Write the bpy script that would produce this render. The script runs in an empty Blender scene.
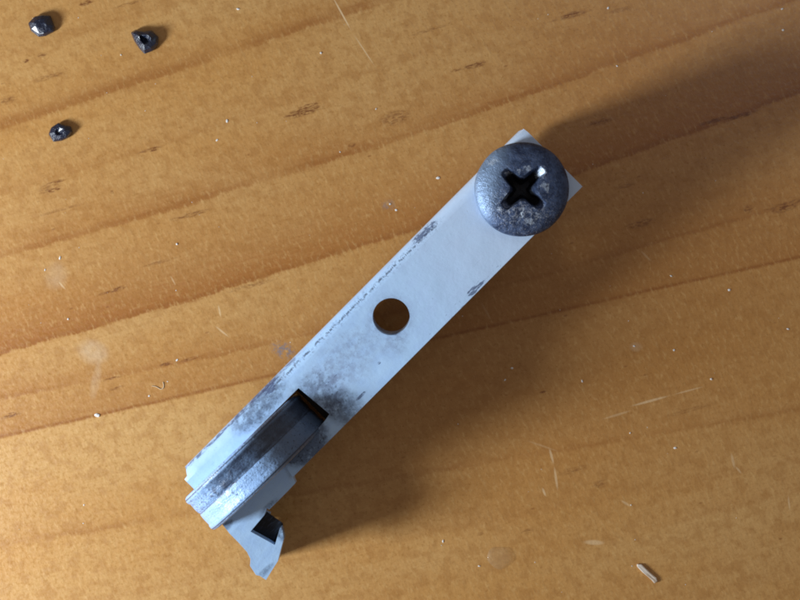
import bpy, bmesh, math, random
from mathutils import Vector, Matrix, noise
R = math.radians
S = 0.1513e-3            # metres per photograph pixel on the table top
D = 0.150                # camera height above the table
scene = bpy.context.scene
col = scene.collection

# ------------------------------------------------------------------ camera
cam = bpy.data.cameras.new('camera')
camo = bpy.data.objects.new('camera', cam); col.objects.link(camo)
camo.location = (0, 0, D)
cam.sensor_width = 36
cam.lens = 36 * D / (800 * S)
cam.clip_start = 0.005; cam.clip_end = 20
cam.dof.use_dof = False
cam.dof.focus_distance = D - 0.014
cam.dof.aperture_fstop = 30.0
scene.camera = camo

# ------------------------------------------------------------------ light
world = bpy.data.worlds.new('World'); scene.world = world
world.use_nodes = True
bg = world.node_tree.nodes['Background']
bg.inputs['Color'].default_value = (1.0, 0.86, 0.76, 1)
bg.inputs['Strength'].default_value = 0.165

AZ = Vector((-280, -104, 0)).normalized()
EL = R(24)
LD = 0.235
ldir = AZ * math.cos(EL) + Vector((0, 0, math.sin(EL)))
la = bpy.data.lights.new('window_light', 'AREA')
la.shape = 'RECTANGLE'; la.size = 0.040; la.size_y = 0.054
la.energy = 0.80
la.color = (0.82, 0.92, 1.0)
lo = bpy.data.objects.new('window_light', la); col.objects.link(lo)
lo.location = ldir * LD
lo.rotation_euler = (-ldir).to_track_quat('-Z', 'Y').to_euler()

# second, much weaker patch of sky reaching the table from beyond its far corner
lb = bpy.data.lights.new('sky_light', 'AREA')
lb.shape = 'RECTANGLE'; lb.size = 0.30; lb.size_y = 0.20
lb.energy = 0.20
lb.color = (0.60, 0.76, 1.0)
lbo = bpy.data.objects.new('sky_light', lb); col.objects.link(lbo)
d2 = Vector((0.45, 0.55, 0.95)).normalized()
lbo.location = d2 * 0.6
lbo.rotation_euler = (-d2).to_track_quat('-Z', 'Y').to_euler()

scene.view_settings.view_transform = 'Standard'
scene.view_settings.look = 'None'
scene.view_settings.exposure = 0
scene.view_settings.gamma = 1
scene.view_settings.use_curve_mapping = False
scene.cycles.filter_width = 1.9
scene.cycles.max_bounces = 8

# ------------------------------------------------------------------ shader maths
class X:
    """a scalar socket (or number) with operators that add Math nodes"""
    nt = None
    def __init__(s, v): s.v = v
    @staticmethod
    def m(op, a, b=None, c=None, clamp=False):
        n = X.nt.nodes.new('ShaderNodeMath'); n.operation = op; n.use_clamp = clamp
        for i, q in enumerate((a, b, c)):
            if q is None: continue
            q = q.v if isinstance(q, X) else q
            if isinstance(q, (int, float)): n.inputs[i].default_value = q
            else: X.nt.links.new(q, n.inputs[i])
        return X(n.outputs[0])
    def __add__(s, o): return X.m('ADD', s, o)
    __radd__ = __add__
    def __sub__(s, o): return X.m('SUBTRACT', s, o)
    def __rsub__(s, o): return X.m('SUBTRACT', o, s)
    def __mul__(s, o): return X.m('MULTIPLY', s, o)
    __rmul__ = __mul__
    def __truediv__(s, o): return X.m('DIVIDE', s, o)
def xmax(a, b): return X.m('MAXIMUM', a, b)
def xmin(a, b): return X.m('MINIMUM', a, b)
def xabs(a): return X.m('ABSOLUTE', a)
def xexp(a): return X.m('EXPONENT', a)
def clamp01(a): return X.m('ADD', a, 0.0, clamp=True)
def sstep(a, lo_, hi_, t0=0.0, t1=1.0):
    n = X.nt.nodes.new('ShaderNodeMapRange'); n.interpolation_type = 'SMOOTHSTEP'
    X.nt.links.new(a.v, n.inputs['Value'])
    n.inputs['From Min'].default_value = lo_; n.inputs['From Max'].default_value = hi_
    n.inputs['To Min'].default_value = t0; n.inputs['To Max'].default_value = t1
    return X(n.outputs['Result'])
def vec(x, y, z=0.0):
    n = X.nt.nodes.new('ShaderNodeCombineXYZ')
    for i, q in enumerate((x, y, z)):
        if isinstance(q, X): X.nt.links.new(q.v, n.inputs[i])
        else: n.inputs[i].default_value = q
    return n.outputs[0]
def nz(v, scale=1.0, detail=2.0, rough=0.5, dist=0.0):
    n = X.nt.nodes.new('ShaderNodeTexNoise')
    X.nt.links.new(v, n.inputs['Vector'])
    n.inputs['Scale'].default_value = scale; n.inputs['Detail'].default_value = detail
    n.inputs['Roughness'].default_value = rough; n.inputs['Distortion'].default_value = dist
    return X(n.outputs['Fac'])
def vor(v, scale=1.0, rnd=1.0):
    n = X.nt.nodes.new('ShaderNodeTexVoronoi')
    X.nt.links.new(v, n.inputs['Vector'])
    n.inputs['Scale'].default_value = scale; n.inputs['Randomness'].default_value = rnd
    return X(n.outputs['Distance'])
def mixc(f, a, b, mode='MIX'):
    n = X.nt.nodes.new('ShaderNodeMix'); n.data_type = 'RGBA'; n.blend_type = mode
    n.clamp_factor = True
    if isinstance(f, X): X.nt.links.new(f.v, n.inputs[0])
    else: n.inputs[0].default_value = f
    for k, q in ((6, a), (7, b)):
        if isinstance(q, tuple): n.inputs[k].default_value = (*q, 1)
        else: X.nt.links.new(q, n.inputs[k])
    return n.outputs[2]
def bump(h, dist, strength=1.0):
    n = X.nt.nodes.new('ShaderNodeBump')
    X.nt.links.new(h.v, n.inputs['Height'])
    n.inputs['Distance'].default_value = dist; n.inputs['Strength'].default_value = strength
    return n.outputs[0]
def new_mat(name, rough=0.5, metal=0.0, color=(.5, .5, .5)):
    m = bpy.data.materials.new(name); m.use_nodes = True
    X.nt = m.node_tree
    b = m.node_tree.nodes['Principled BSDF']
    b.inputs['Roughness'].default_value = rough; b.inputs['Metallic'].default_value = metal
    b.inputs['Base Color'].default_value = (*color, 1)
    return m, b
def obj_xyz(k=1000.0):
    """object coordinates, scaled by k"""
    t = X.nt.nodes.new('ShaderNodeTexCoord')
    s_ = X.nt.nodes.new('ShaderNodeSeparateXYZ')
    X.nt.links.new(t.outputs['Object'], s_.inputs[0])
    return X(s_.outputs[0]) * k, X(s_.outputs[1]) * k, X(s_.outputs[2]) * k
def link(a, b): X.nt.links.new(a.v if isinstance(a, X) else a, b)
def blob_group():
    """node group: 1 inside a turned ellipse, falling to 0 at its rim"""
    g = bpy.data.node_groups.get('ellipse_mask')
    if g: return g
    g = bpy.data.node_groups.new('ellipse_mask', 'ShaderNodeTree')
    for n_ in ('x', 'y', 'cx', 'cy', 'c_rx', 's_rx', 'c_ry', 's_ry', 'inner'):
        g.interface.new_socket(n_, in_out='INPUT', socket_type='NodeSocketFloat')
    g.interface.new_socket('mask', in_out='OUTPUT', socket_type='NodeSocketFloat')
    keep = X.nt; X.nt = g
    gi = g.nodes.new('NodeGroupInput'); go = g.nodes.new('NodeGroupOutput')
    I = {k.name: X(k) for k in gi.outputs if k.name}
    dx, dy = I['x'] - I['cx'], I['y'] - I['cy']
    a = dx * I['c_rx'] + dy * I['s_rx']
    b = dy * I['c_ry'] - dx * I['s_ry']
    d = a * a + b * b
    n = g.nodes.new('ShaderNodeMapRange'); n.interpolation_type = 'SMOOTHSTEP'
    g.links.new(d.v, n.inputs['Value']); g.links.new(I['inner'].v, n.inputs['From Max'])
    n.inputs['From Min'].default_value = 1.0
    g.links.new(n.outputs['Result'], go.inputs[0])
    X.nt = keep
    return g
def blob(x, y, cx, cy, rx, ry, ang=0.0, soft=0.5):
    c, s_ = math.cos(ang), math.sin(ang)
    g = blob_group()
    n = X.nt.nodes.new('ShaderNodeGroup'); n.node_tree = g
    link(x, n.inputs[0]); link(y, n.inputs[1])
    for k, q in zip(range(2, 9), (cx, cy, c / rx, s_ / rx, c / ry, s_ / ry, 1.0 - soft)): n.inputs[k].default_value = q
    return X(n.outputs[0])
def stroke(x, y, x0, y0, x1, y1, w):
    """1 along a straight stroke"""
    cx, cy = (x0 + x1) / 2, (y0 + y1) / 2
    L = math.hypot(x1 - x0, y1 - y0) / 2
    return blob(x, y, cx, cy, L, w, math.atan2(y1 - y0, x1 - x0), 0.9)

# ------------------------------------------------------------------ pine table material
def pine_material():
    m, b = new_mat('varnished_pine', 0.42)
    ox, oy, oz = obj_xyz(1.0)
    PX = ox * (1 / S) + 400
    PY = 300 - oy * (1 / S)
    # coordinates along / across the grain
    th = math.atan(0.27)
    ga = PX * math.cos(th) - PY * math.sin(th)
    gc = PX * math.sin(th) + PY * math.cos(th)
    wob = (nz(vec(ga * 0.006, gc * 0.010), 1, 3) - 0.5) * 8 + (nz(vec(ga * 0.03, gc * 0.06, 5.0), 1, 3) - 0.5) * 5
    fib = nz(vec(ga * 0.02, gc * 0.35, 3.0), 1, 4, 0.6)          # long fibres
    fib2 = nz(vec(ga * 0.06, gc * 0.16, 9.0), 1, 4, 0.65)
    patch = nz(vec(ga * 0.004, gc * 0.012, 1.0), 1, 3, 0.6)
    thp = R(63)
    ta = PX * math.cos(thp) + PY * math.sin(thp)
    tc = PY * math.cos(thp) - PX * math.sin(thp)
    tick = nz(vec(ta * 0.13, tc * 0.30, 2.0), 1, 3, 0.65)
    feather = (tick - 0.5) * 5.5 + (fib2 - 0.5) * 6
    # (intercept, slope, curvature, width of the brown fading band above, width of the late-wood line, band amount, line amount)
    rings = [(-25, .30, .00010, 26, 5, .30, .3), (62, .33, .0000, 26, 6, .18, .12), (130, .33, .0000, 17, 6, .60, .60),
             (196, .30, .00007, 22, 4, .14, .10), (258, .27, .00007, 30, 4, .60, .60), (354, .27, .00007, 50, 3, .95, .75),
             (400, .19, .00007, 16, 2.5, .40, .42), (438, .225, .0, 40, 1.8, .60, 1.0),
             (547, .17, .0, 22, 3, .26, .40), (622, .20, .0, 30, 4, .14, .10), (700, .26, .0, 42, 5, .16, .08), (800, .28, .0, 42, 5, .2, .1)]
    late = None; edge = None
    vary2 = [nz(vec(ga * 0.012, gc * 0.02, 20.0), 1, 3), nz(vec(ga * 0.012, gc * 0.02, 33.0), 1, 3)]
    for i, (a, sl, cv, w, lw, sb, sl2) in enumerate(rings):
        k = 0.25 if i == 7 else 1.0
        d = PY + PX * sl - a
        if cv: d = d + PX * PX * cv
        d = d + wob * k + feather * (0.35 if i == 7 else 1.0)
        below = sstep(d, 1.6, -1.6)
        vary = vary2[i % 2] + (0.22 if i in (5, 7) else 0.0)
        band = xexp(xmin(d, 0) * (1 / w)) * below * sstep(vary, 0.3, 0.62, 0.35, 1.0) * sb
        ln = xexp((d + lw * .8) * (d + lw * .8) * (-1 / (lw * lw))) * sstep(vary, 0.34, 0.6, 0.3, 1.0) * sl2
        late = band if late is None else late + band
        edge = ln if edge is None else xmax(edge, ln)
    late = clamp01(late * (0.55 + fib * 0.9))
    c = mixc(sstep(patch, 0.3, 0.7), (.66, .370, .132), (.61, .305, .090))
    c = mixc(sstep(nz(vec(ga * 0.03, gc * 0.75, 13.0), 1, 3, 0.6), 0.45, 0.7) * 0.22, c, (.44, .205, .055))
    c = mixc(sstep(fib2, 0.35, 0.75) * 0.26, c, (.50, .24, .065))
    c = mixc(clamp01(late * 1.15), c, (.40, .150, .034))
    # broad darker reddish patches right of the bar and at the top right
    c = mixc(blob(PX, PY, 560, 330, 420, 210, -0.25, 1.0) * 0.60, c, (.44, .185, .045))
    c = mixc(blob(PX, PY, 740, 60, 280, 200, 0, 1.0) * 0.32, c, (.48, .20, .058))
    c = mixc(edge * (0.45 + fib * 0.8), c, (.33, .115, .024))
    # small grain: pale short ticks lying across the fibre, and darker pores
    gran = nz(vec(PX * 0.28, PY * 0.28, 7.0), 1, 3, 0.6)
    mott = nz(vec(PX * 0.075, PY * 0.075, 8.0), 1, 3, 0.55)
    c = mixc(sstep(tick, 0.48, 0.74) * 0.40, c, (.76, .47, .19))
    c = mixc(sstep(gran, 0.50, 0.28) * 0.36, c, (.36, .155, .04))
    c = mixc(sstep(mott, 0.47, 0.62) * 0.38, c, (.42, .18, .045))
    pores = sstep(vor(vec(ga * 0.035, gc * 0.075, 1.0), 1), 0.10, 0.03) * sstep(nz(vec(ga * .02, gc * .02, 4.), 1, 2), 0.50, 0.62)
    c = mixc(pores * 0.55, c, (.25, .085, .02))
    # resin streaks and flecks
    flecks = [(303, 112, 24, 5, .9), (308, 106, 13, 2.5, .9), (54, 190, 9, 2.6, 1), (56, 182, 13, 2, .8), (50, 188, 16, 7, .4), (154, 149, 9, 2.6, .9),
              (149, 150, 18, 2, .5), (118, 289, 9, 3, 1), (112, 291, 20, 2, .6), (86, 3, 9, 3, .9), (26, 61, 4, 3, .8), (42, 55, 7, 3, .6),
              (48, 77, 22, 3.5, .45), (8, 100, 12, 5, .5), (11, 415, 8, 3, 1), (10, 416, 14, 2, .6), (166, 364, 9, 2.5, .8), (190, 359, 12, 2, .7),
              (113, 378, 14, 2, .6), (117, 388, 10, 2, .6), (352, 145, 5, 3, .6), (395, 118, 20, 9, .5), (476, 65, 14, 3.4, .9),
              (468, 67, 24, 2.2, .6), (571, 15, 12, 4, .9), (570, 16, 26, 3, .5), (620, 10, 14, 3, .4), (740, 116, 22, 3, .8),
              (713, 121, 20, 2.6, .9), (600, 122, 18, 4, .6), (748, 209, 7, 5, .6), (785, 207, 18, 6, .7), (790, 203, 34, 3, .5),
              (640, 224, 20, 5, .5), (543, 392, 5, 1.4, .7), (600, 484, 9, 5, .45), (480, 534, 5, 2, .5), (528, 531, 9, 3, .4),
              (625, 186, 14, 2.4, .4), (190, 215, 26, 3, .6), (250, 286, 30, 3, .4), (290, 470, 10, 2, .3), (575, 470, 22, 4, .35),
              (690, 410, 30, 3, .3), (60, 210, 30, 2, .35), (430, 30, 26, 2, .4), (160, 262, 22, 2, .4), (132, 3, 24, 2, .4), (112, 192, 2.6, 2.2, .8)]
    fl = None
    jag = sstep(nz(vec(ga * 0.16, gc * 0.60, 11.0), 1, 3, .7), .36, .66, .05, 1.25)
    for (fx, fy, rx, ry, s_) in flecks:
        q = blob(PX, PY, fx, fy, rx, ry, -0.27, 1.0) * s_
        fl = q if fl is None else xmax(fl, q)
    c = mixc(clamp01(fl * jag * 1.3) * .9, c, (.20, .065, .018))
    # pale scuffs and scratches in the varnish
    strokes = [(331, -6, 352, 32, 1.1, .8), (352, 32, 376, 68, .8, .6), (628, 407, 672, 395, 1.6, .55), (672, 395, 706, 386, 1.1, .4),
               (549, 447, 554, 465, 1.6, .55), (554, 465, 558, 492, 1.6, .5), (542, 487, 546, 497, 1.5, .6), (582, 542, 606, 543, 3.2, .5),
               (620, 500, 632, 507, 1.6, .4), (788, 494, 790, 512, 1.2, .4), (731, 452, 735, 470, 1.8, .4), (735, 466, 742, 474, 1.3, .4),
               (218, 304, 221, 318, 1.2, .5), (214, 325, 230, 338, 1.2, .5), (58, 281, 66, 290, 1.2, .5), (170, 275, 176, 286, 1, .4),
               (633, 410, 600, 420, 1.5, .3), (525, 440, 560, 452, 1.2, .2), (480, 300, 492, 322, 1.5, .2), (640, 250, 652, 262, 1.3, .3)]
    sc = None
    for (x0, y0, x1, y1, w, s_) in strokes:
        q = stroke(PX, PY, x0, y0, x1, y1, w) * s_
        sc = q if sc is None else xmax(sc, q)
    c = mixc(sc, c, (.86, .62, .36))
    smudge = blob(PX, PY, 93, 352, 20, 15, .3, 1.0) * .5 + blob(PX, PY, 96, 380, 6, 24, .2, 1.) * .3 + blob(PX, PY, 56, 276, 14, 18, .3, 1.) * .3 \
        + blob(PX, PY, 636, 347, 8, 6, 0, 1.) * .3
    c = mixc(clamp01(smudge * .6 * (0.3 + nz(vec(PX * .13, PY * .13, 3.), 1, 3) * 1.4)), c, (.76, .60, .42))
    grime = blob(PX, PY, 283, 350, 16, 10, .4, 1.0) * .9 + blob(PX, PY, 388, 205, 9, 8, .4, 1.0) * .5
    c = mixc(clamp01(grime * sstep(nz(vec(PX * .22, PY * .22, 6.), 1, 3, .7), 0.42, 0.62)), c, (.24, .20, .21))
    link(c, b.inputs['Base Color'])
    h = nz(vec(PX * 0.17, PY * 0.17, 1.0), 1, 2, 0.55) * 0.55 + tick * 0.35
    link(bump(h, 0.00012, 0.6), b.inputs['Normal'])
    link(sstep(gran, 0.3, 0.7, 0.26, 0.44), b.inputs['Roughness'])
    return m

def T(px, py, h=0.0):
    """a photograph pixel seen at height h above the table, as a world point"""
    k = S * (D - h) / D
    return Vector(((px - 400) * k, (300 - py) * k, h))

def link_obj(name, mesh, mat, parent=None, smooth=False):
    o = bpy.data.objects.new(name, mesh); col.objects.link(o)
    if mat: mesh.materials.append(mat)
    if smooth:
        for p in mesh.polygons: p.use_smooth = True
    if parent: o.parent = parent
    return o
def from_bm(name, bm, mat, parent=None, smooth=False):
    bmesh.ops.recalc_face_normals(bm, faces=bm.faces)
    me = bpy.data.meshes.new(name); bm.to_mesh(me); bm.free()
    return link_obj(name, me, mat, parent, smooth)
def tag(o, label=None, cat=None, group=None, kind=None):
    for k, v in (('label', label), ('category', cat), ('group', group), ('kind', kind)):
        if v: o[k] = v
    return o

# ------------------------------------------------------------------ table top (with a real board thickness)
bm = bmesh.new()
bmesh.ops.create_cube(bm, size=1)
for v in bm.verts: v.co = Vector((v.co.x * 0.70, v.co.y * 0.60, v.co.z * 0.022 - 0.011))
tabletop = from_bm('tabletop', bm, pine_material())
tag(tabletop, 'honey coloured varnished pine table top with brown growth rings', kind='structure')

# ------------------------------------------------------------------ bracket frame
UW = Vector((1, 1, 0)).normalized(); VW = Vector((-1, 1, 0)).normalized()
H0 = 0.0152                       # height of the sheet's upper face at the middle hole
TILT = R(2.6)
ux = (UW * math.cos(TILT) + Vector((0, 0, math.sin(TILT))))
uz = ux.cross(VW).normalized()
O = T(391, 317, H0)
BM = Matrix(((ux.x, VW.x, uz.x, O.x), (ux.y, VW.y, uz.y, O.y), (ux.z, VW.z, uz.z, O.z), (0, 0, 0, 1)))
BI = BM.inverted()
def P(px, py, n=0.0):
    """photograph pixel met by the bracket's plane raised by n: bracket coordinates (metres)"""
    o = Vector((0, 0, D)); d = T(px, py) - o
    q = BM @ Vector((0, 0, n)); nrm = uz
    t = (q - o).dot(nrm) / d.dot(nrm)
    return BI @ (o + d * t)

roller_bracket = bpy.data.objects.new('roller_bracket', None); col.objects.link(roller_bracket)
roller_bracket.empty_display_size = 0.01
roller_bracket.matrix_world = BM
tag(roller_bracket, 'white painted steel roller bracket lying diagonally on the pine table', 'bracket')

# edges of the sheet as linear functions of u
Lh = P(522, 127); Ll = P(182, 469); Rh = P(583, 186); Rl = P(300, 470)
def vL(u): return Ll.y + (Lh.y - Ll.y) * (u - Ll.x) / (Lh.x - Ll.x)
def vR(u): return Rl.y + (Rh.y - Rl.y) * (u - Rl.x) / (Rh.x - Rl.x)
TH = 0.0014
def mm(a): return a * 0.001

def paint_material(bare=True):
    m, b = new_mat('chipped_white_paint', 0.42)
    u, v, w = obj_xyz(1000.0)
    def q(px, py): p = P(px, py) * 1000; return p.x, p.y
    n1 = nz(vec(u * 1.0, v * 1.0, w), 1, 4, 0.65)
    n2 = nz(vec(u * 2.6, v * 2.6, w), 1, 4, 0.7)
    n3 = nz(vec(u * 0.35, v * 0.6, 2.0), 1, 4, 0.6)
    n4 = nz(vec(u * 0.8, v * 2.5, 12.0), 1, 3, 0.6)
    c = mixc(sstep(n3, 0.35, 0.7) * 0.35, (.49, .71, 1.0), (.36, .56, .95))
    c = mixc(sstep(u + (n3 - .5) * 14, -6.0, 26.0) * .85, c, (.66, .79, .99))  # lighting change along the bar painted in: whiter toward the screw
    # grey smear between the round hole and the slot
    def B(px, py, rx, ry, ang=0.0, soft=1.0):
        x, y = q(px, py); return blob(u, v, x, y, rx, ry, ang, soft)
    smear = B(345, 360, 7.5, 4.6) * .6 + B(395, 345, 2.8, 2.0) * .5 + B(320, 392, 5, 4) * .45 + B(391, 317, 3.9, 3.9, 0, .7) * .45
    c = mixc(clamp01(smear * sstep(n1, 0.36, 0.66, .2, 1)), c, (.24, .31, .47))
    c = mixc(clamp01(smear * sstep(n2, 0.54, 0.70)) * .55, c, (.07, .10, .17))
    # dirt round the slot and prongs, with wheel shadow painted on the near prong
    slot = B(312, 402, 5.2, 4.4, 0, 1.) * .7 + B(345, 408, 3.0, 3.6, 0, 1.) * .8 + B(258, 404, 6.2, 2.8, .05, .75) * .85 + B(305, 443, 4.4, 3.4, 0, .8) * 1.3 + B(288, 452, 3.4, 2.0) * 1.0
    slot = slot + B(282, 538, 1.3, 2.0) * .9 + B(268, 510, 2.4, .8) * .7 + B(226, 527, 1.6, .7) * .7 + B(262, 577, 2.0, .6) * .6
    c = mixc(clamp01(slot * sstep(n1, 0.28, 0.62, .25, 1.1)) * .9, c, (.085, .125, .21))
    c = mixc(clamp01(slot * sstep(n2, 0.52, 0.66)) * .75, c, (.018, .022, .032))
    # crack in the paint where the sheet bends over
    wig = (nz(vec(u * 0.5, 0.0, 1.0), 1, 3) - 0.5) * .7 + (nz(vec(u * 2.5, 0.0, 4.0), 1, 3) - 0.5) * .3
    x0, y0 = q(440, 221); x1, y1 = q(268, 392)
    sl = (y1 - y0) / (x1 - x0)
    dline = xabs(v - ((u - x0) * sl + y0) + wig)
    along = sstep(u, x1 - 1, x1 + 2) * sstep(u, x0 + 1.5, x0 - 2)
    gate = sstep(nz(vec(u * .9, 0.0, 7.0), 1, 3, .7), 0.42, 0.56)
    crack = sstep(dline, 0.20, 0.05) * along * gate
    halo = sstep(dline, 0.9, 0.1) * along * sstep(n2, 0.50, 0.66) * .7
    c = mixc(clamp01(halo), c, (.16, .20, .30))
    c = mixc(crack * .72, c, (.035, .045, .085))
    # chips showing dark steel
    ch = B(428, 229, 2.2, .65) * 1.1 + B(418, 238, 1.3, .6) * 1.3 + B(473, 291, 1.3, .55) * 1.5 + B(481, 284, 1.2, .3) + B(361, 396, 1.5, .3) \
        + B(379, 363, .32, .22) * 1.6 + B(390, 384, 1.4, .35) * .8 + B(268, 388, 1.4, 1.2) * 1.4 + B(330, 380, 2, .6) * .6
    n5 = nz(vec(u * 0.9, v * 4.5, 31.0), 1, 4, .7)
    c = mixc(sstep(clamp01(ch) * .55 + (n5 - .5) * 2.4 + (n2 - .5) * .5, 0.36, 0.50) * sstep(ch, .05, .3) * .78, c, (.03, .045, .12))
    c = mixc(clamp01(ch) * .2, c, (.16, .22, .38))
    scr = sstep(nz(vec(u * .35 + v * .1, v * 7.0, 41.0), 1, 2, .5), .66, .74) * sstep(n3, .42, .6)
    c = mixc(scr * .22, c, (.25, .33, .50))
    b.inputs['Coat Weight'].default_value = .25; b.inputs['Coat Roughness'].default_value = .28
    # rubbed edges
    rub = sstep(n4, 0.60, 0.70) * clamp01(B(475, 290, 14, 1.0) + B(370, 270, 18, 1.1) * .5 + B(330, 440, 12, 1.6)) * .5
    c = mixc(rub, c, (.10, .12, .18))
    grit = sstep(nz(vec(u * 3.4, v * 3.4, w * 3), 1, 2, .5), 0.68, 0.76)
    c = mixc(grit * .35, c, (.20, .24, .33))
    # below the upper face the sheet is bare and brownish
    la2, lb2 = Ll * 1000, Lh * 1000
    edge_d = v - (la2.y + (u - la2.x) * ((lb2.y - la2.y) / (lb2.x - la2.x)))
    eg = sstep(xabs(edge_d + .30), .34, .10) * sstep(u, -10.0, -16.0) * sstep(nz(vec(u * .45, v * 1.5, 6.0), 1, 3, .7), .42, .56)
    c = mixc(eg * .8, c, (.05, .075, .17))
    if bare:
        la_, lb_ = Ll * 1000, Lh * 1000
        inner = v - (la_.y + (u - la_.x) * ((lb_.y - la_.y) / (lb_.x - la_.x)))
        c = mixc(sstep(w, -.25, -0.55) * sstep(inner, -1.75, -1.95) * .75, c, (.13, .10, .075))
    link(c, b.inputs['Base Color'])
    link(bump(n2 * .3 + nz(vec(u * .22, v * .22, w), 1, 3) * 2.0 - crack * .8, 0.00010, 0.6), b.inputs['Normal'])
    link(sstep(n1, 0.3, 0.7, 0.36, 0.6), b.inputs['Roughness'])
    return m
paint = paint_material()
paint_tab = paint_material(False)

def prism(bm, pts, z0, z1):
    """closed polygon (x, y) between two heights; z0, z1 may be functions of (x, y)"""
    f0 = z0 if callable(z0) else (lambda x, y: z0)
    f1 = z1 if callable(z1) else (lambda x, y: z1)
    lo_ = [bm.verts.new((x, y, f0(x, y))) for x, y in pts]
    hi_ = [bm.verts.new((x, y, f1(x, y))) for x, y in pts]
    n = len(pts)
    bm.faces.new(hi_); bm.faces.new(lo_[::-1])
    for i in range(n): bm.faces.new((lo_[i], lo_[(i + 1) % n], hi_[(i + 1) % n], hi_[i]))
def cutter(bm):
    bmesh.ops.recalc_face_normals(bm, faces=bm.faces)
    me = bpy.data.meshes.new('cutter'); bm.to_mesh(me); bm.free()
    o = bpy.data.objects.new('cutter', me); col.objects.link(o)
    return o
def carve(o, cuts, parent=None, bevel=None, angle=35, smooth=False):
    """apply boolean differences (and a fine bevel) and drop the cutters"""
    for c_ in cuts:
        md = o.modifiers.new('b', 'BOOLEAN'); md.operation = 'DIFFERENCE'; md.solver = 'EXACT'; md.object = c_
    if bevel:
        md = o.modifiers.new('v', 'BEVEL'); md.width = bevel; md.segments = 2; md.limit_method = 'ANGLE'; md.angle_limit = R(angle)
    dg = bpy.context.evaluated_depsgraph_get(); dg.update()
    me = bpy.data.meshes.new_from_object(o.evaluated_get(dg), depsgraph=dg)
    o.modifiers.clear(); old = o.data; o.data = me
    for c_ in cuts: bpy.data.objects.remove(c_)
    if smooth:
        for p in me.polygons: p.use_smooth = True
        me.set_sharp_from_angle(angle=R(38))
        for p in me.polygons:
            if abs(p.normal.z) > .9995: p.use_smooth = False
    return o

# ---- the sheet: top face, rolled bend on the far side, hanging side deepened to shut out light
bm = bmesh.new()
uh, ul = P(552, 156).x, P(187, 482).x
BR = 0.0017; FL = 0.0105
NS = 28
def section(u):
    FL = O.z + u * math.sin(TILT) - 0.0024
    a, b_ = vL(u), vR(u)
    out = [(b_, 0.0)]
    for k in range(9):
        t = k / 8 * math.pi / 2
        out.append((a - BR + BR * math.sin(t), -BR + BR * math.cos(t)))
    out.append((a, -FL)); out.append((a - TH, -FL))
    ri = BR - TH + 0.0002
    for k in range(5):
        t = (1 - k / 4) * math.pi / 2
        out.append((a - BR + ri * math.sin(t), -BR + ri * math.cos(t) - 0.0002))
    out.append((b_, -TH))
    return out
rows = []
for i in range(NS + 1):
    u_ = ul + (uh - ul) * i / NS
    rows.append([bm.verts.new((u_, y, z)) for y, z in section(u_)])
n = len(rows[0])
for i in range(NS):
    for j in range(n):
        bm.faces.new((rows[i][j], rows[i][(j + 1) % n], rows[i + 1][(j + 1) % n], rows[i + 1][j]))
bm.faces.new(rows[0]); bm.faces.new(rows[-1][::-1])
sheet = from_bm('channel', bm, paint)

cuts = []
bm = bmesh.new()                                                    # slot for the wheel, open at the low end
pts = [(P(*p).x, P(*p).y) for p in ((298.5, 388), (329.5, 414), (324, 422))]
a = P(191.5, 496); b_ = P(224, 528)
pts = pts + [(P(216, 528).x - .004, b_.y + .0003)] + [(a.x - .006, a.y + .0002)]
prism(bm, pts, -.012, .005); cuts.append(cutter(bm))
bm = bmesh.new()                                                    # round hole
hr = 18.6 * S * (D - H0) / D
lo2 = []; hi2 = []
for t in range(48):                                                 # drilled slightly askew, so its lower wall shows
    cx_, cy_ = hr * math.cos(t * math.tau / 48), hr * math.sin(t * math.tau / 48)
    lo2.append(bm.verts.new((cx_ + .00105, cy_ + .00085, -.004))); hi2.append(bm.verts.new((cx_ - .0002, cy_ - .0002, .001)))
bm.faces.new(hi2); bm.faces.new(lo2[::-1])
for t in range(48): bm.faces.new((lo2[t], lo2[(t + 1) % 48], hi2[(t + 1) % 48], hi2[t]))
cuts.append(cutter(bm))
bm = bmesh.new()                                                    # screw hole
sc_c = P(521, 190)
prism(bm, [(sc_c.x + .0026 * math.cos(t * math.tau / 32), sc_c.y + .0026 * math.sin(t * math.tau / 32)) for t in range(32)], -.004, .002)
cuts.append(cutter(bm))
bm = bmesh.new()                                                    # nicks at the prong's end
pts = [(P(*p).x, P(*p).y) for p in ((178, 466), (185, 470), (187, 476), (184, 480), (188, 487), (192, 496.5), (186, 502), (170, 480))]
prism(bm, pts, -.012, .005); cuts.append(cutter(bm))
bm = bmesh.new()                                                    # near prong stops short: the tab carries on
pts = [(P(*p).x, P(*p).y) for p in ((296, 483), (283, 462), (200, 540), (230, 580))]
prism(bm, pts, -.012, .005); cuts.append(cutter(bm))
bm = bmesh.new()                                                    # clipped corners of the screw end
for cpts in (((522, 118), (514, 131), (524, 128.5)), ((592, 180), (584, 182), (582, 190), (592, 196))):
    prism(bm, [(P(*p).x, P(*p).y) for p in cpts], -.012, .005)
cuts.append(cutter(bm))
sheet = carve(sheet, cuts, bevel=0.00016, smooth=True)
sheet.parent = roller_bracket
sheet['label'] = 'folded white painted channel with round hole and open slot'

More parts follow.
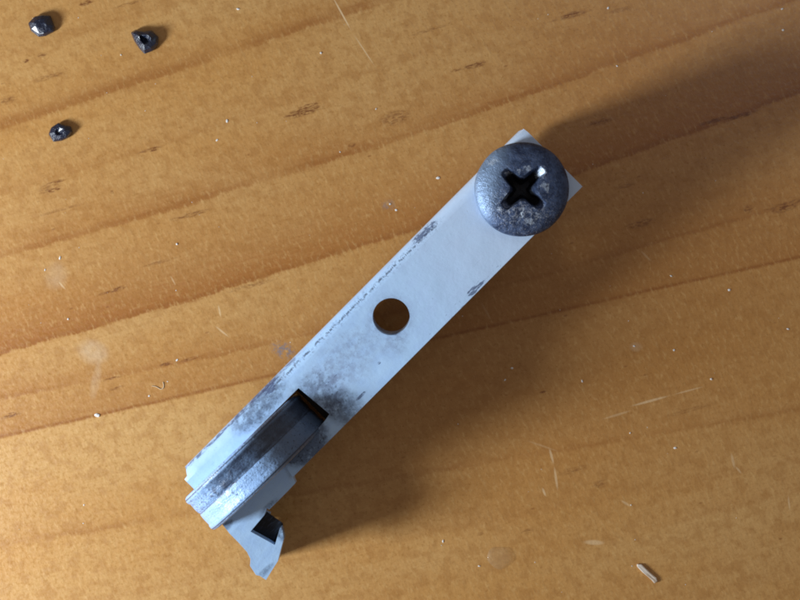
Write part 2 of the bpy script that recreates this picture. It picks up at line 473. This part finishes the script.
# ---- lower tab, bent outward and down, with a square hole
def tab_h(px, py):
    """height offset of the tab below the sheet, by distance beyond the bend line"""
    d = (px + py - 752) / math.sqrt(2)
    t = max(0.0, d)
    return -0.0004 - 0.000035 * t
tab_out = [(222, 524), (230, 534), (239, 543), (247, 552), (250.5, 559), (250, 566), (256, 575), (260, 576), (266, 580), (271, 572), (278, 561),
           (281, 549), (284, 538), (282.5, 530), (280, 524), (273, 518), (266, 512.5), (271, 508), (278, 501), (287, 492), (295.5, 483), (292, 474), (283, 463)]
tab_hole = [(250.5, 531.5), (264.5, 515), (267, 508), (290, 524), (280, 528), (275, 545)]
bm = bmesh.new()
pts = []
for (x, y) in tab_out:
    pts.append(P(x, y, tab_h(x, y)))
lo_ = [bm.verts.new(p - Vector((0, 0, TH * .85))) for p in pts]; hi_ = [bm.verts.new(p) for p in pts]
# faces triangulated so the bent outline stays clean
from mathutils.geometry import tessellate_polygon
for tri in tessellate_polygon([[Vector((p.x, p.y, 0)) for p in pts]]):
    bm.faces.new([hi_[i] for i in tri]); bm.faces.new([lo_[i] for i in tri][::-1])
for i in range(len(pts)):
    j = (i + 1) % len(pts); bm.faces.new((lo_[i], lo_[j], hi_[j], hi_[i]))
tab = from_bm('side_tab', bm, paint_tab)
bm = bmesh.new()
hp = [P(x, y, tab_h(x, y)) for x, y in tab_hole]
prism(bm, [(p.x, p.y) for p in hp], -.012, .004)
tab = carve(tab, [cutter(bm)], bevel=0.00012, angle=50, smooth=False)
tab.parent = roller_bracket
tab['label'] = 'outward bent tab with a square hole'

# near-side wall carrying the axle, extended with an unseen skirt to block light
steel, bs = new_mat('dirty_steel', 0.55, 0.6, (.10, .10, .11))
su, sv, sw = obj_xyz(1000.0)
link(mixc(sstep(nz(vec(su, sv, sw), 1.4, 4, .7), .4, .65), (.05, .05, .055), (.16, .14, .12)), bs.inputs['Base Color'])
bm = bmesh.new()
f0 = P(300, 472, -TH); f1 = P(232, 530, -TH)
y0 = P(292, 474).y
u2 = P(400, 372).x
prism(bm, [(u2, vR(u2) + .0003), (f1.x, y0 - .0004), (f1.x, y0 + .0009), (u2, vR(u2) + .0016)], -.0134, -TH - .0012)
pts = [P(*p) for p in ((227, 529), (233, 524), (256, 535), (253, 545), (243, 545))]
prism(bm, [(p.x, p.y) for p in pts], -.0128, -.0030)
fl_ = from_bm('light_block_wall', bm, paint_tab, roller_bracket)

# ------------------------------------------------------------------ wheel (axis along the bracket's v)
nyl, bn = new_mat('grubby_nylon', 0.38)
wx, wy, wz = obj_xyz(1000.0)         # wheel local: axis = y
ang_n = nz(vec(wx * .9, wy * .9, wz * .9), 1, 4, .65)
fine = nz(vec(wx * 2.6, wy * 3.4, wz * 2.6), 1, 3, .65)
c = mixc(sstep(ang_n, .35, .7) * .4, (.37, .58, .93), (.19, .34, .64))
# groove's far half: packed dirt plus painted shade; low end painted as lit
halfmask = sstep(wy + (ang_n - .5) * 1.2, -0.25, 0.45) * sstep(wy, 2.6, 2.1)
lit_end = sstep(wx + (ang_n - .5) * 5, -3.0, -7.0)
c = mixc(clamp01(halfmask * (1 - lit_end) * (.42 + ang_n * .8)), c, (.028, .046, .095))
c = mixc(clamp01(halfmask * lit_end * sstep(fine, .5, .62)) * .7, c, (.08, .11, .2))
c = mixc(sstep(xabs(wy + .02), .13, .03) * .75, c, (.05, .06, .10))
c = mixc(sstep(xabs(wy - 2.62), .16, .04) * .8, c, (.03, .035, .06))
c = mixc(sstep(xabs(wy + 2.62), .14, .04) * .8, c, (.03, .035, .06))
c = mixc(sstep(fine, .585, .66) * (1 - lit_end * .6) * .85, c, (.03, .04, .075))
c = mixc(sstep(wx + ang_n * 3, 3.0, 6.5) * .75, c, (.03, .035, .05))  # slot end painted darker: dirt plus shade on the side away from light
link(c, bn.inputs['Base Color'])
rib = nz(vec(wx * .35, wy * 3.2, wz * .35), 1, 3)
link(bump(fine * .6 + rib * .5 + ang_n * .8, 0.00020, 0.7), bn.inputs['Normal'])
bn.inputs['Specular IOR Level'].default_value = .6
link(sstep(ang_n, .3, .7, .26, .46), bn.inputs['Roughness'])

WR = 0.0107
prof = [(-3.0, 2.0), (-3.0, 10.2), (-2.85, 10.55), (-2.5, 10.7), (-2.1, 10.68), (-1.9, 10.55), (-.9, 10.56), (-.15, 10.50), (-.03, 10.40), (.10, 10.40), (.22, 10.50), (.9, 10.55),
        (1.9, 10.5), (2.1, 10.66), (2.5, 10.68), (2.85, 10.5), (3.0, 10.2), (3.0, 2.0)]
bm = bmesh.new(); NW = 128
rg = []
for i in range(NW):
    t = i / NW * math.tau
    rg.append([bm.verts.new((mm(r_) * math.cos(t), mm(y), mm(r_) * math.sin(t))) for y, r_ in prof])
for i in range(NW):
    for j in range(len(prof)):
        k = (j + 1) % len(prof)
        bm.faces.new((rg[i][j], rg[i][k], rg[(i + 1) % NW][k], rg[(i + 1) % NW][j]))
wheel = from_bm('wheel', bm, nyl, None, True)
wheel.data.set_sharp_from_angle(angle=R(45))
# lowest rim touches the table
s_u = -291 * S * (D - 0.012) / D
v_c = -(717 - 700) / math.sqrt(2) * S * (D - 0.016) / D
wc = UW * (s_u + WR * math.cos(R(16.4))) + VW * v_c + Vector((0, 0, WR + 0.00005))
YAW = R(-1.5)
wheel.parent = roller_bracket
wl = BI @ Matrix.Translation(wc) @ Matrix.Rotation(R(45) + YAW, 4, 'Z')
wheel.matrix_parent_inverse = Matrix.Identity(4); wheel.matrix_local = wl
wheel['label'] = 'grubby grooved roller wheel standing up through the slot'
bm = bmesh.new()
bmesh.ops.create_cone(bm, cap_ends=True, segments=24, radius1=.0015, radius2=.0015, depth=.0116)
bmesh.ops.rotate(bm, verts=bm.verts, cent=(0, 0, 0), matrix=Matrix.Rotation(R(90), 3, 'X'))
axle = from_bm('axle', bm, steel, wheel)

# dark shelves and end wall added to block light below the slot
slot_dark, br = new_mat('slot_shade_brown', 0.6, 0.2, (.05, .03, .02))
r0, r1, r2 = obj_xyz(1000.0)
link(mixc(sstep(nz(vec(r0, r1, r2), 1.2, 4, .7), .4, .65), (.010, .008, .007), (.028, .016, .011)), br.inputs['Base Color'])  # near-black browns paint in the slot's shade
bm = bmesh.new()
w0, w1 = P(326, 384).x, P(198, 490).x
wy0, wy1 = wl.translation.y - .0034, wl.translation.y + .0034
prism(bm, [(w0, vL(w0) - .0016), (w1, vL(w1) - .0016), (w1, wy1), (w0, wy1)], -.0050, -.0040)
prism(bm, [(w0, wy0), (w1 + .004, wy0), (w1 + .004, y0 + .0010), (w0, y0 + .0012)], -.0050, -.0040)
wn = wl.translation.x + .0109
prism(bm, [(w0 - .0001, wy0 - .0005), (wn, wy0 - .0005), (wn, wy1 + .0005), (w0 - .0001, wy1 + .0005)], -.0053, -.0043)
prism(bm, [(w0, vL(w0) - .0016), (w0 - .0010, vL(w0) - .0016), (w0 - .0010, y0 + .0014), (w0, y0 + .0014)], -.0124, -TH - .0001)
from_bm('slot_light_block', bm, slot_dark, roller_bracket)
notch_dark_m, bl_ = new_mat('notch_shade_black', 0.5, 0.3, (.012, .012, .016))
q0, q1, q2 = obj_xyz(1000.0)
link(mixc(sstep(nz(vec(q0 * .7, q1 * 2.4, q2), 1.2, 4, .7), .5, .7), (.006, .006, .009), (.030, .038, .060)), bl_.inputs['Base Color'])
bm = bmesh.new()  # black block added: fills the notch with dark and stops light beneath
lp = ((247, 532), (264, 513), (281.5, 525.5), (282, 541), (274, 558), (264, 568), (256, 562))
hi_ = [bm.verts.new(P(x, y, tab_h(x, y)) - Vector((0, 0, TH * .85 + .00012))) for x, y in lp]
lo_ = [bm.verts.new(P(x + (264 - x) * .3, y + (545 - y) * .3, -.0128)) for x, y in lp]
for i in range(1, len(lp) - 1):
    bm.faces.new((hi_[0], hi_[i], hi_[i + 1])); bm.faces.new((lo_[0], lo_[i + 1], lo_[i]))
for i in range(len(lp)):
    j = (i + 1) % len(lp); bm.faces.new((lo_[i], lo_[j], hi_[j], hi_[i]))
notch_block = from_bm('notch_block', bm, notch_dark_m, roller_bracket)

# ------------------------------------------------------------------ machine screw
zinc, bz = new_mat('worn_screw_metal', 0.45, 0.5)
u, v, w = obj_xyz(1000.0)
z1 = nz(vec(u * .8, v * .8, w * .8), 1, 4, .7)
uu = u + (nz(vec(u * 1.6, v * 1.6, 3.), 1, 3, .7) - .5) * 2.4
vv = v + (nz(vec(u * 1.6, v * 1.6, 9.), 1, 3, .7) - .5) * 2.4
z2 = nz(vec(u * 2.4, v * 2.4, w * 2.4), 1, 3, .7)
z3 = nz(vec(u * 5.5, v * 5.5, w * 5.5), 1, 2, .6)
c = mixc(sstep(z1, .35, .65), (.026, .042, .095), (.085, .125, .235))
rr = X.m('SQRT', u * u + v * v)
worn = sstep(rr, 6.3, 2.6) * sstep(z2, .47, .66)
low = sstep(v * -1 - u * .25, .2, 3.2)
c = mixc(clamp01(worn * (.15 + low * .75)), c, (.42, .46, .55))
c = mixc(sstep(z3, .60, .70) * clamp01(.15 + low * .6), c, (.48, .51, .60))
c = mixc(sstep(u * -1 + v * .25, 2.0, 5.0) * .75, c, (.32, .45, .66))  # left side painted lighter, as a highlight from the window
for (bx_, by_, rx, ry, an, s_) in ((2.45, 2.15, .75, .45, 1.2, .95), (-1.75, 2.0, .5, .3, .3, .8), (-3.9, 3.6, .7, .4, .5, .55), (-.1, -3.2, .22, .75, 0, .95), (2.9, .2, .35, .8, .3, .5),
                            (.7, 2.6, .5, .25, .2, .5), (-.6, 2.3, .4, .25, .2, .5), (-2.2, -1.2, .3, .6, 0, .5), (-3.0, -2.6, .4, .25, 0, .45), (2.2, -3.5, .4, .3, .3, .5), (.9, -4.4, .6, .3, .2, .5)):
    c = mixc(blob(uu, vv, bx_, by_, rx * 1.2, ry * 1.2, an, .9) * s_, c, (.62, .72, .86))  # pale glints painted on, the largest by the recess
c = mixc(sstep(w, 2.15, 1.3) * sstep(rr, 3.6, 3.2) * .97, c, (.004, .004, .005))  # recess blackened with depth: its shade is put into the colour
link(c, bz.inputs['Base Color'])
link(bump(z2 * .9 + z1 * .8 + z3 * .3, 0.00017, .8), bz.inputs['Normal'])
link(sstep(z1, .3, .7, .38, .62), bz.inputs['Roughness'])

screw = bpy.data.objects.new('machine_screw', None); col.objects.link(screw)
screw.empty_display_size = 0.005
SM = BM @ Matrix.Translation((sc_c.x, sc_c.y, 0)) @ Matrix.Rotation(R(-45), 4, 'Z')
screw.matrix_world = SM
tag(screw, 'large grey cross-head pan screw standing in the upper right end of the white bracket', 'screw')

top_h = 0.0030
HRAD = 47.3 * S * (D - (SM.translation.z + 0.0012)) / D
bm = bmesh.new(); NH = 96
pf = [(0, 0.00012), (HRAD * .90, .00012), (HRAD * .97, .0003), (HRAD, .0008), (HRAD * .995, .00125)]
for k in range(1, 12):
    t = k / 12 * math.pi / 2
    pf.append((HRAD * .995 * math.cos(t) ** .75, .00125 + (top_h - .00125) * math.sin(t)))
rg = []
for r_, z in pf[1:]:
    ring = []
    for i in range(NH):
        t = i / NH * math.tau
        dn = 1 + (noise.noise(Vector((math.cos(t) * 2, math.sin(t) * 2, z * 900))) * .012)
        ring.append(bm.verts.new((r_ * dn * math.cos(t), r_ * dn * math.sin(t), z)))
    rg.append(ring)
for a_, b2 in zip(rg, rg[1:]):
    for i in range(NH):
        j = (i + 1) % NH; bm.faces.new((a_[i], a_[j], b2[j], b2[i]))
bm.faces.new(rg[0][::-1])
tp = bm.verts.new((0, 0, top_h + .00002))
for i in range(NH): bm.faces.new((rg[-1][i], rg[-1][(i + 1) % NH], tp))
head = from_bm('screw_head', bm, zinc)
# cross recess: four tapering arms round a core, one closed star polygon narrowing downwards
def star(scale, tipw, z, rot=0.0):
    out = []
    reach = [3.55, 3.35, 3.45, 3.65]; angs = [46, 137, 224, 317]
    for a_, rc in zip(angs, reach):
        t = R(a_) + rot
        d = Vector((math.cos(t), math.sin(t))); p = Vector((-d.y, d.x))
        tw = tipw
        for (rad, side) in ((1.35, -.95), (rc * .72, -.80), (rc * .95, -.62), (rc, -.25), (rc, .3), (rc * .94, .66), (rc * .70, .80), (1.35, .95)):
            q_ = d * rad * scale + p * side * tw
            out.append((q_.x * .001, q_.y * .001, z))
    return out
bm = bmesh.new()
lv = [star(1.10, 1.14, .0046), star(1.05, 1.06, .0028), star(.72, .66, .0012), star(.40, .42, .0003)]
rws = [[bm.verts.new(p) for p in l] for l in lv]
for a_, b2 in zip(rws, rws[1:]):
    for i in range(len(a_)):
        j = (i + 1) % len(a_); bm.faces.new((a_[i], a_[j], b2[j], b2[i]))
bm.faces.new(rws[0]); bm.faces.new(rws[-1][::-1])
head = carve(head, [cutter(bm)], bevel=0.00018, angle=40, smooth=True)
head.parent = screw
# threaded shank down to the table
bm = bmesh.new()
shank_len = (SM.translation.z - 0.0004) / uz.z
pitch = .0008; steps = 24; turns = int(shank_len / pitch)
ringpts = []
prev = None
N = turns * steps
for i in range(N + 1):
    t = i / steps * math.tau; z = .0001 - i / N * (shank_len - .0008)
    zz = [(.00195, z + pitch * .5 - pitch / 2), (.00235, z - pitch * .5), (.00195, z - pitch)]
    rowv = [bm.verts.new((r_ * math.cos(t), r_ * math.sin(t), q_)) for r_, q_ in zz]
    if prev:
        bm.faces.new((prev[0], rowv[0], rowv[1], prev[1])); bm.faces.new((prev[1], rowv[1], rowv[2], prev[2]))
    prev = rowv
bmesh.ops.create_cone(bm, cap_ends=True, segments=24, radius1=.0014, radius2=.0020, depth=shank_len,
                      matrix=Matrix.Translation((0, 0, .0001 - shank_len / 2)))
from_bm('threaded_shank', bm, steel, screw, True)

# ------------------------------------------------------------------ black crumbs
crumb_m, bc = new_mat('black_rubber_crumb', 0.30, 0.0, (.009, .015, .040))
cu, cv_, cw = obj_xyz(1000.0)
link(bump(nz(vec(cu, cv_, cw), 1.6, 4, .7), 0.0003, .8), bc.inputs['Normal'])
bc.inputs['Specular IOR Level'].default_value = .6
bc.inputs['Coat Weight'].default_value = .5; bc.inputs['Coat Roughness'].default_value = .18
def crumb(px, py, wpx, hpx, out, seed, dent, label):
    rnd = random.Random(seed)
    wpx *= 1.08; hpx *= 1.08
    ht = min(wpx, hpx) * S * .42
    bm = bmesh.new()
    n_ = len(out)
    vs = []
    layers = [(0.0, .93), (.30, 1.0), (.66, .84), (.96, .42)]
    rings_ = []
    for z, k in layers:
        rings_.append([bm.verts.new((x * k * wpx / 2 * S * (1 + rnd.uniform(-.05, .05)) + (.12 * z * wpx * S / 2),
                                     -y * k * hpx / 2 * S * (1 + rnd.uniform(-.05, .05)), z * ht * (1 + rnd.uniform(-.12, .12) * (z > 0)))) for x, y in out])
    for a_, b2 in zip(rings_, rings_[1:]):
        for i in range(n_):
            j = (i + 1) % n_; bm.faces.new((a_[i], a_[j], b2[j], b2[i]))
    bm.faces.new(rings_[0][::-1])
    tpv = bm.verts.new((dent[0] * wpx / 2 * S, -dent[1] * hpx / 2 * S, ht * dent[2]))
    for i in range(n_): bm.faces.new((rings_[-1][i], rings_[-1][(i + 1) % n_], tpv))
    o = from_bm('rubber_crumb', bm, crumb_m)
    md = o.modifiers.new('bevel', 'BEVEL'); md.width = .00012; md.segments = 2
    o.location = T(px, py)
    tag(o, label, 'crumb', 'black crumbs scattered on the table')
    return o
crumb(42, 26, 25, 21, [(-1.0, -.15), (-.5, -.75), (.1, -.95), (.65, -.9), (1.0, .1), (.95, .55), (.3, .95), (-.2, 1.0), (-.75, .5)], 3, (.15, -.1, .92),
      'black crumb nearest the top left corner of the photo, bluish on its right face')
crumb(145.5, 42, 27, 23, [(-1.0, -.7), (-.65, -.95), (-.1, -.8), (.45, -.9), (.95, -.35), (.9, .25), (.5, .75), (-.05, 1.0), (-.4, .6), (-.75, 0)], 11, (-.12, -.1, .25),
      'largest black crumb, hollowed and pointed, rightmost of the three')
crumb(61, 132.5, 23, 18, [(-1.0, .2), (-.8, -.5), (-.15, -1.0), (.35, -.75), (.85, -.6), (1.0, 0), (.6, .6), (.1, .9), (-.6, 1.0)], 23, (-.25, .2, .45),
      'smallest black crumb, lying below the other two')

# ------------------------------------------------------------------ pale splinter, dried drop, hairs, dust
pale, bp = new_mat('pale_splinter', 0.6, 0, (.62, .50, .40))
px_, py_, pz_ = obj_xyz(1000.0)
link(mixc(sstep(nz(vec(px_ * .6, py_ * 5, pz_), 1, 3), .4, .62), (.86, .76, .66), (.58, .44, .32)), bp.inputs['Base Color'])
bm = bmesh.new()
prism(bm, [(-2.0e-3, -.15e-3), (-1.75e-3, -.42e-3), (-.6e-3, -.48e-3), (1.3e-3, -.42e-3), (1.9e-3, -.5e-3), (2.05e-3, .1e-3), (1.5e-3, .34e-3), (.2e-3, .30e-3), (-1.5e-3, .3e-3)], 0.0,
      lambda x, y: .00030 + .18 * abs(y))
spl = from_bm('splinter', bm, pale)
spl.location = T(647, 572); spl.rotation_euler = (0, 0, R(-43))
md = spl.modifiers.new('bevel', 'BEVEL'); md.width = .00012; md.segments = 2
tag(spl, 'pale wood splinter lying near the bottom right of the table', 'splinter')

drop_m, bd = new_mat('dried_varnish_drop', 0.45, 0, (.60, .44, .26))
bd.inputs['Coat Weight'].default_value = .5
bd.inputs['Alpha'].default_value = 0.16
def drop(px, py, r_, hz, label, seed):
    bm = bmesh.new(); rg = []
    for k, (q_, z) in enumerate(((1, 0), (.93, .5), (.75, .85), (.45, 1.0), (.2, .95))):
        rg.append([bm.verts.new((r_ * q_ * math.cos(t / 28 * math.tau) * (1 + .14 * noise.noise(Vector((math.cos(t / 28 * math.tau) * 1.3, math.sin(t / 28 * math.tau) * 1.3, seed)))),
                                 r_ * q_ * .88 * math.sin(t / 28 * math.tau) * (1 + .10 * math.sin(t * .67)), z * hz)) for t in range(28)])
    for a_, b2 in zip(rg, rg[1:]):
        for i in range(28): bm.faces.new((a_[i], a_[(i + 1) % 28], b2[(i + 1) % 28], b2[i]))
    bm.faces.new(rg[-1])
    o = from_bm('dried_drop', bm, drop_m, None, True); o.location = T(px, py) + Vector((0, 0, .00002))
    return tag(o, label, 'drop')
drop(500, 557, 13 * S, .0004, 'dried clear drop on the bare wood below the bracket', 4.0)

def fibre(pts, rad, mat, label, cat):
    cu_ = bpy.data.curves.new('fibre', 'CURVE'); cu_.dimensions = '3D'; cu_.bevel_depth = rad; cu_.bevel_resolution = 1
    sp = cu_.splines.new('NURBS'); sp.points.add(len(pts) - 1)
    for p, (x, y) in zip(sp.points, pts): p.co = (*T(x, y)[:2], rad * 1.1, 1)
    sp.use_endpoint_u = True; sp.order_u = 4
    o = bpy.data.objects.new('tmp', cu_); col.objects.link(o)
    dg = bpy.context.evaluated_depsgraph_get(); dg.update()
    me = bpy.data.meshes.new_from_object(o.evaluated_get(dg), depsgraph=dg); bpy.data.objects.remove(o)
    me.materials.clear()
    ob = link_obj('lint_fibre', me, mat, None, True)
    return tag(ob, label, cat, 'bits of pale lint on the table')
lint, bl = new_mat('pale_lint', 0.6, 0, (.85, .82, .78))
tan_lint, _ = new_mat('tan_lint', 0.6, 0, (.74, .58, .38))
fibre([(152, 386), (157, 386), (160, 391), (165, 388), (163, 382)], .00005, tan_lint, 'tiny curled pale fibre left of the bracket above the thin dark growth ring', 'fibre')

# dust: pale grains, more of them large where the photograph shows them
rnd = random.Random(7)
bm = bmesh.new()
spots = [(97, 415, 3.2), (177, 244, 2.7), (238, 9, 2.3), (321, 53, 2.2), (227, 121, 2.0), (60, 258, 2.1), (438, 178, 2.8), (711, 379, 2.6), (634, 346, 1.6), (671, 276, 2.0),
         (782, 9, 1.8), (783, 30, 1.8), (632, 566, 1.2), (617, 66, 1.6), (390, 204, 2.0), (396, 210, 1.5), (149, 396, 1.8), (177, 360, 1.8), (121, 55, 1.6), (479, 566, 1.6),
         (443, 541, 2.0), (217, 140, 1.8), (340, 152, 1.5), (512, 368, 1.8), (505, 380, 1.5), (631, 505, 1.5), (582, 381, 1.7), (675, 448, 1.8), (674, 350, 1.6), (729, 290, 2.0),
         (458, 424, 1.3), (630, 433, 1.4), (68, 319, 1.7), (376, 109, 1.6), (608, 8, 1.8), (788, 329, 1.8), (45, 270, 1.5), (84, 505, 1.3)]
for _ in range(70): spots.append((rnd.uniform(-20, 820), rnd.uniform(-20, 620), rnd.uniform(.4, .95)))
for (x, y, r_) in spots:
    p = T(x, y)
    geo = bmesh.ops.create_icosphere(bm, subdivisions=1, radius=r_ * S * .68)
    f = Vector((rnd.uniform(.6, 1.4), rnd.uniform(.6, 1.3), rnd.uniform(.25, .45)))
    rt = Matrix.Rotation(rnd.uniform(0, 3), 3, 'Z')
    for v_ in geo['verts']:
        q_ = rt @ Vector((v_.co.x * f.x, v_.co.y * f.y, v_.co.z * f.z)) * rnd.uniform(.8, 1.2)
        v_.co = q_ + p + Vector((0, 0, r_ * S * .12))
dust = from_bm('dust', bm, lint)
tag(dust, 'fine pale dust specks sprinkled over the pine table', 'dust', kind='stuff')
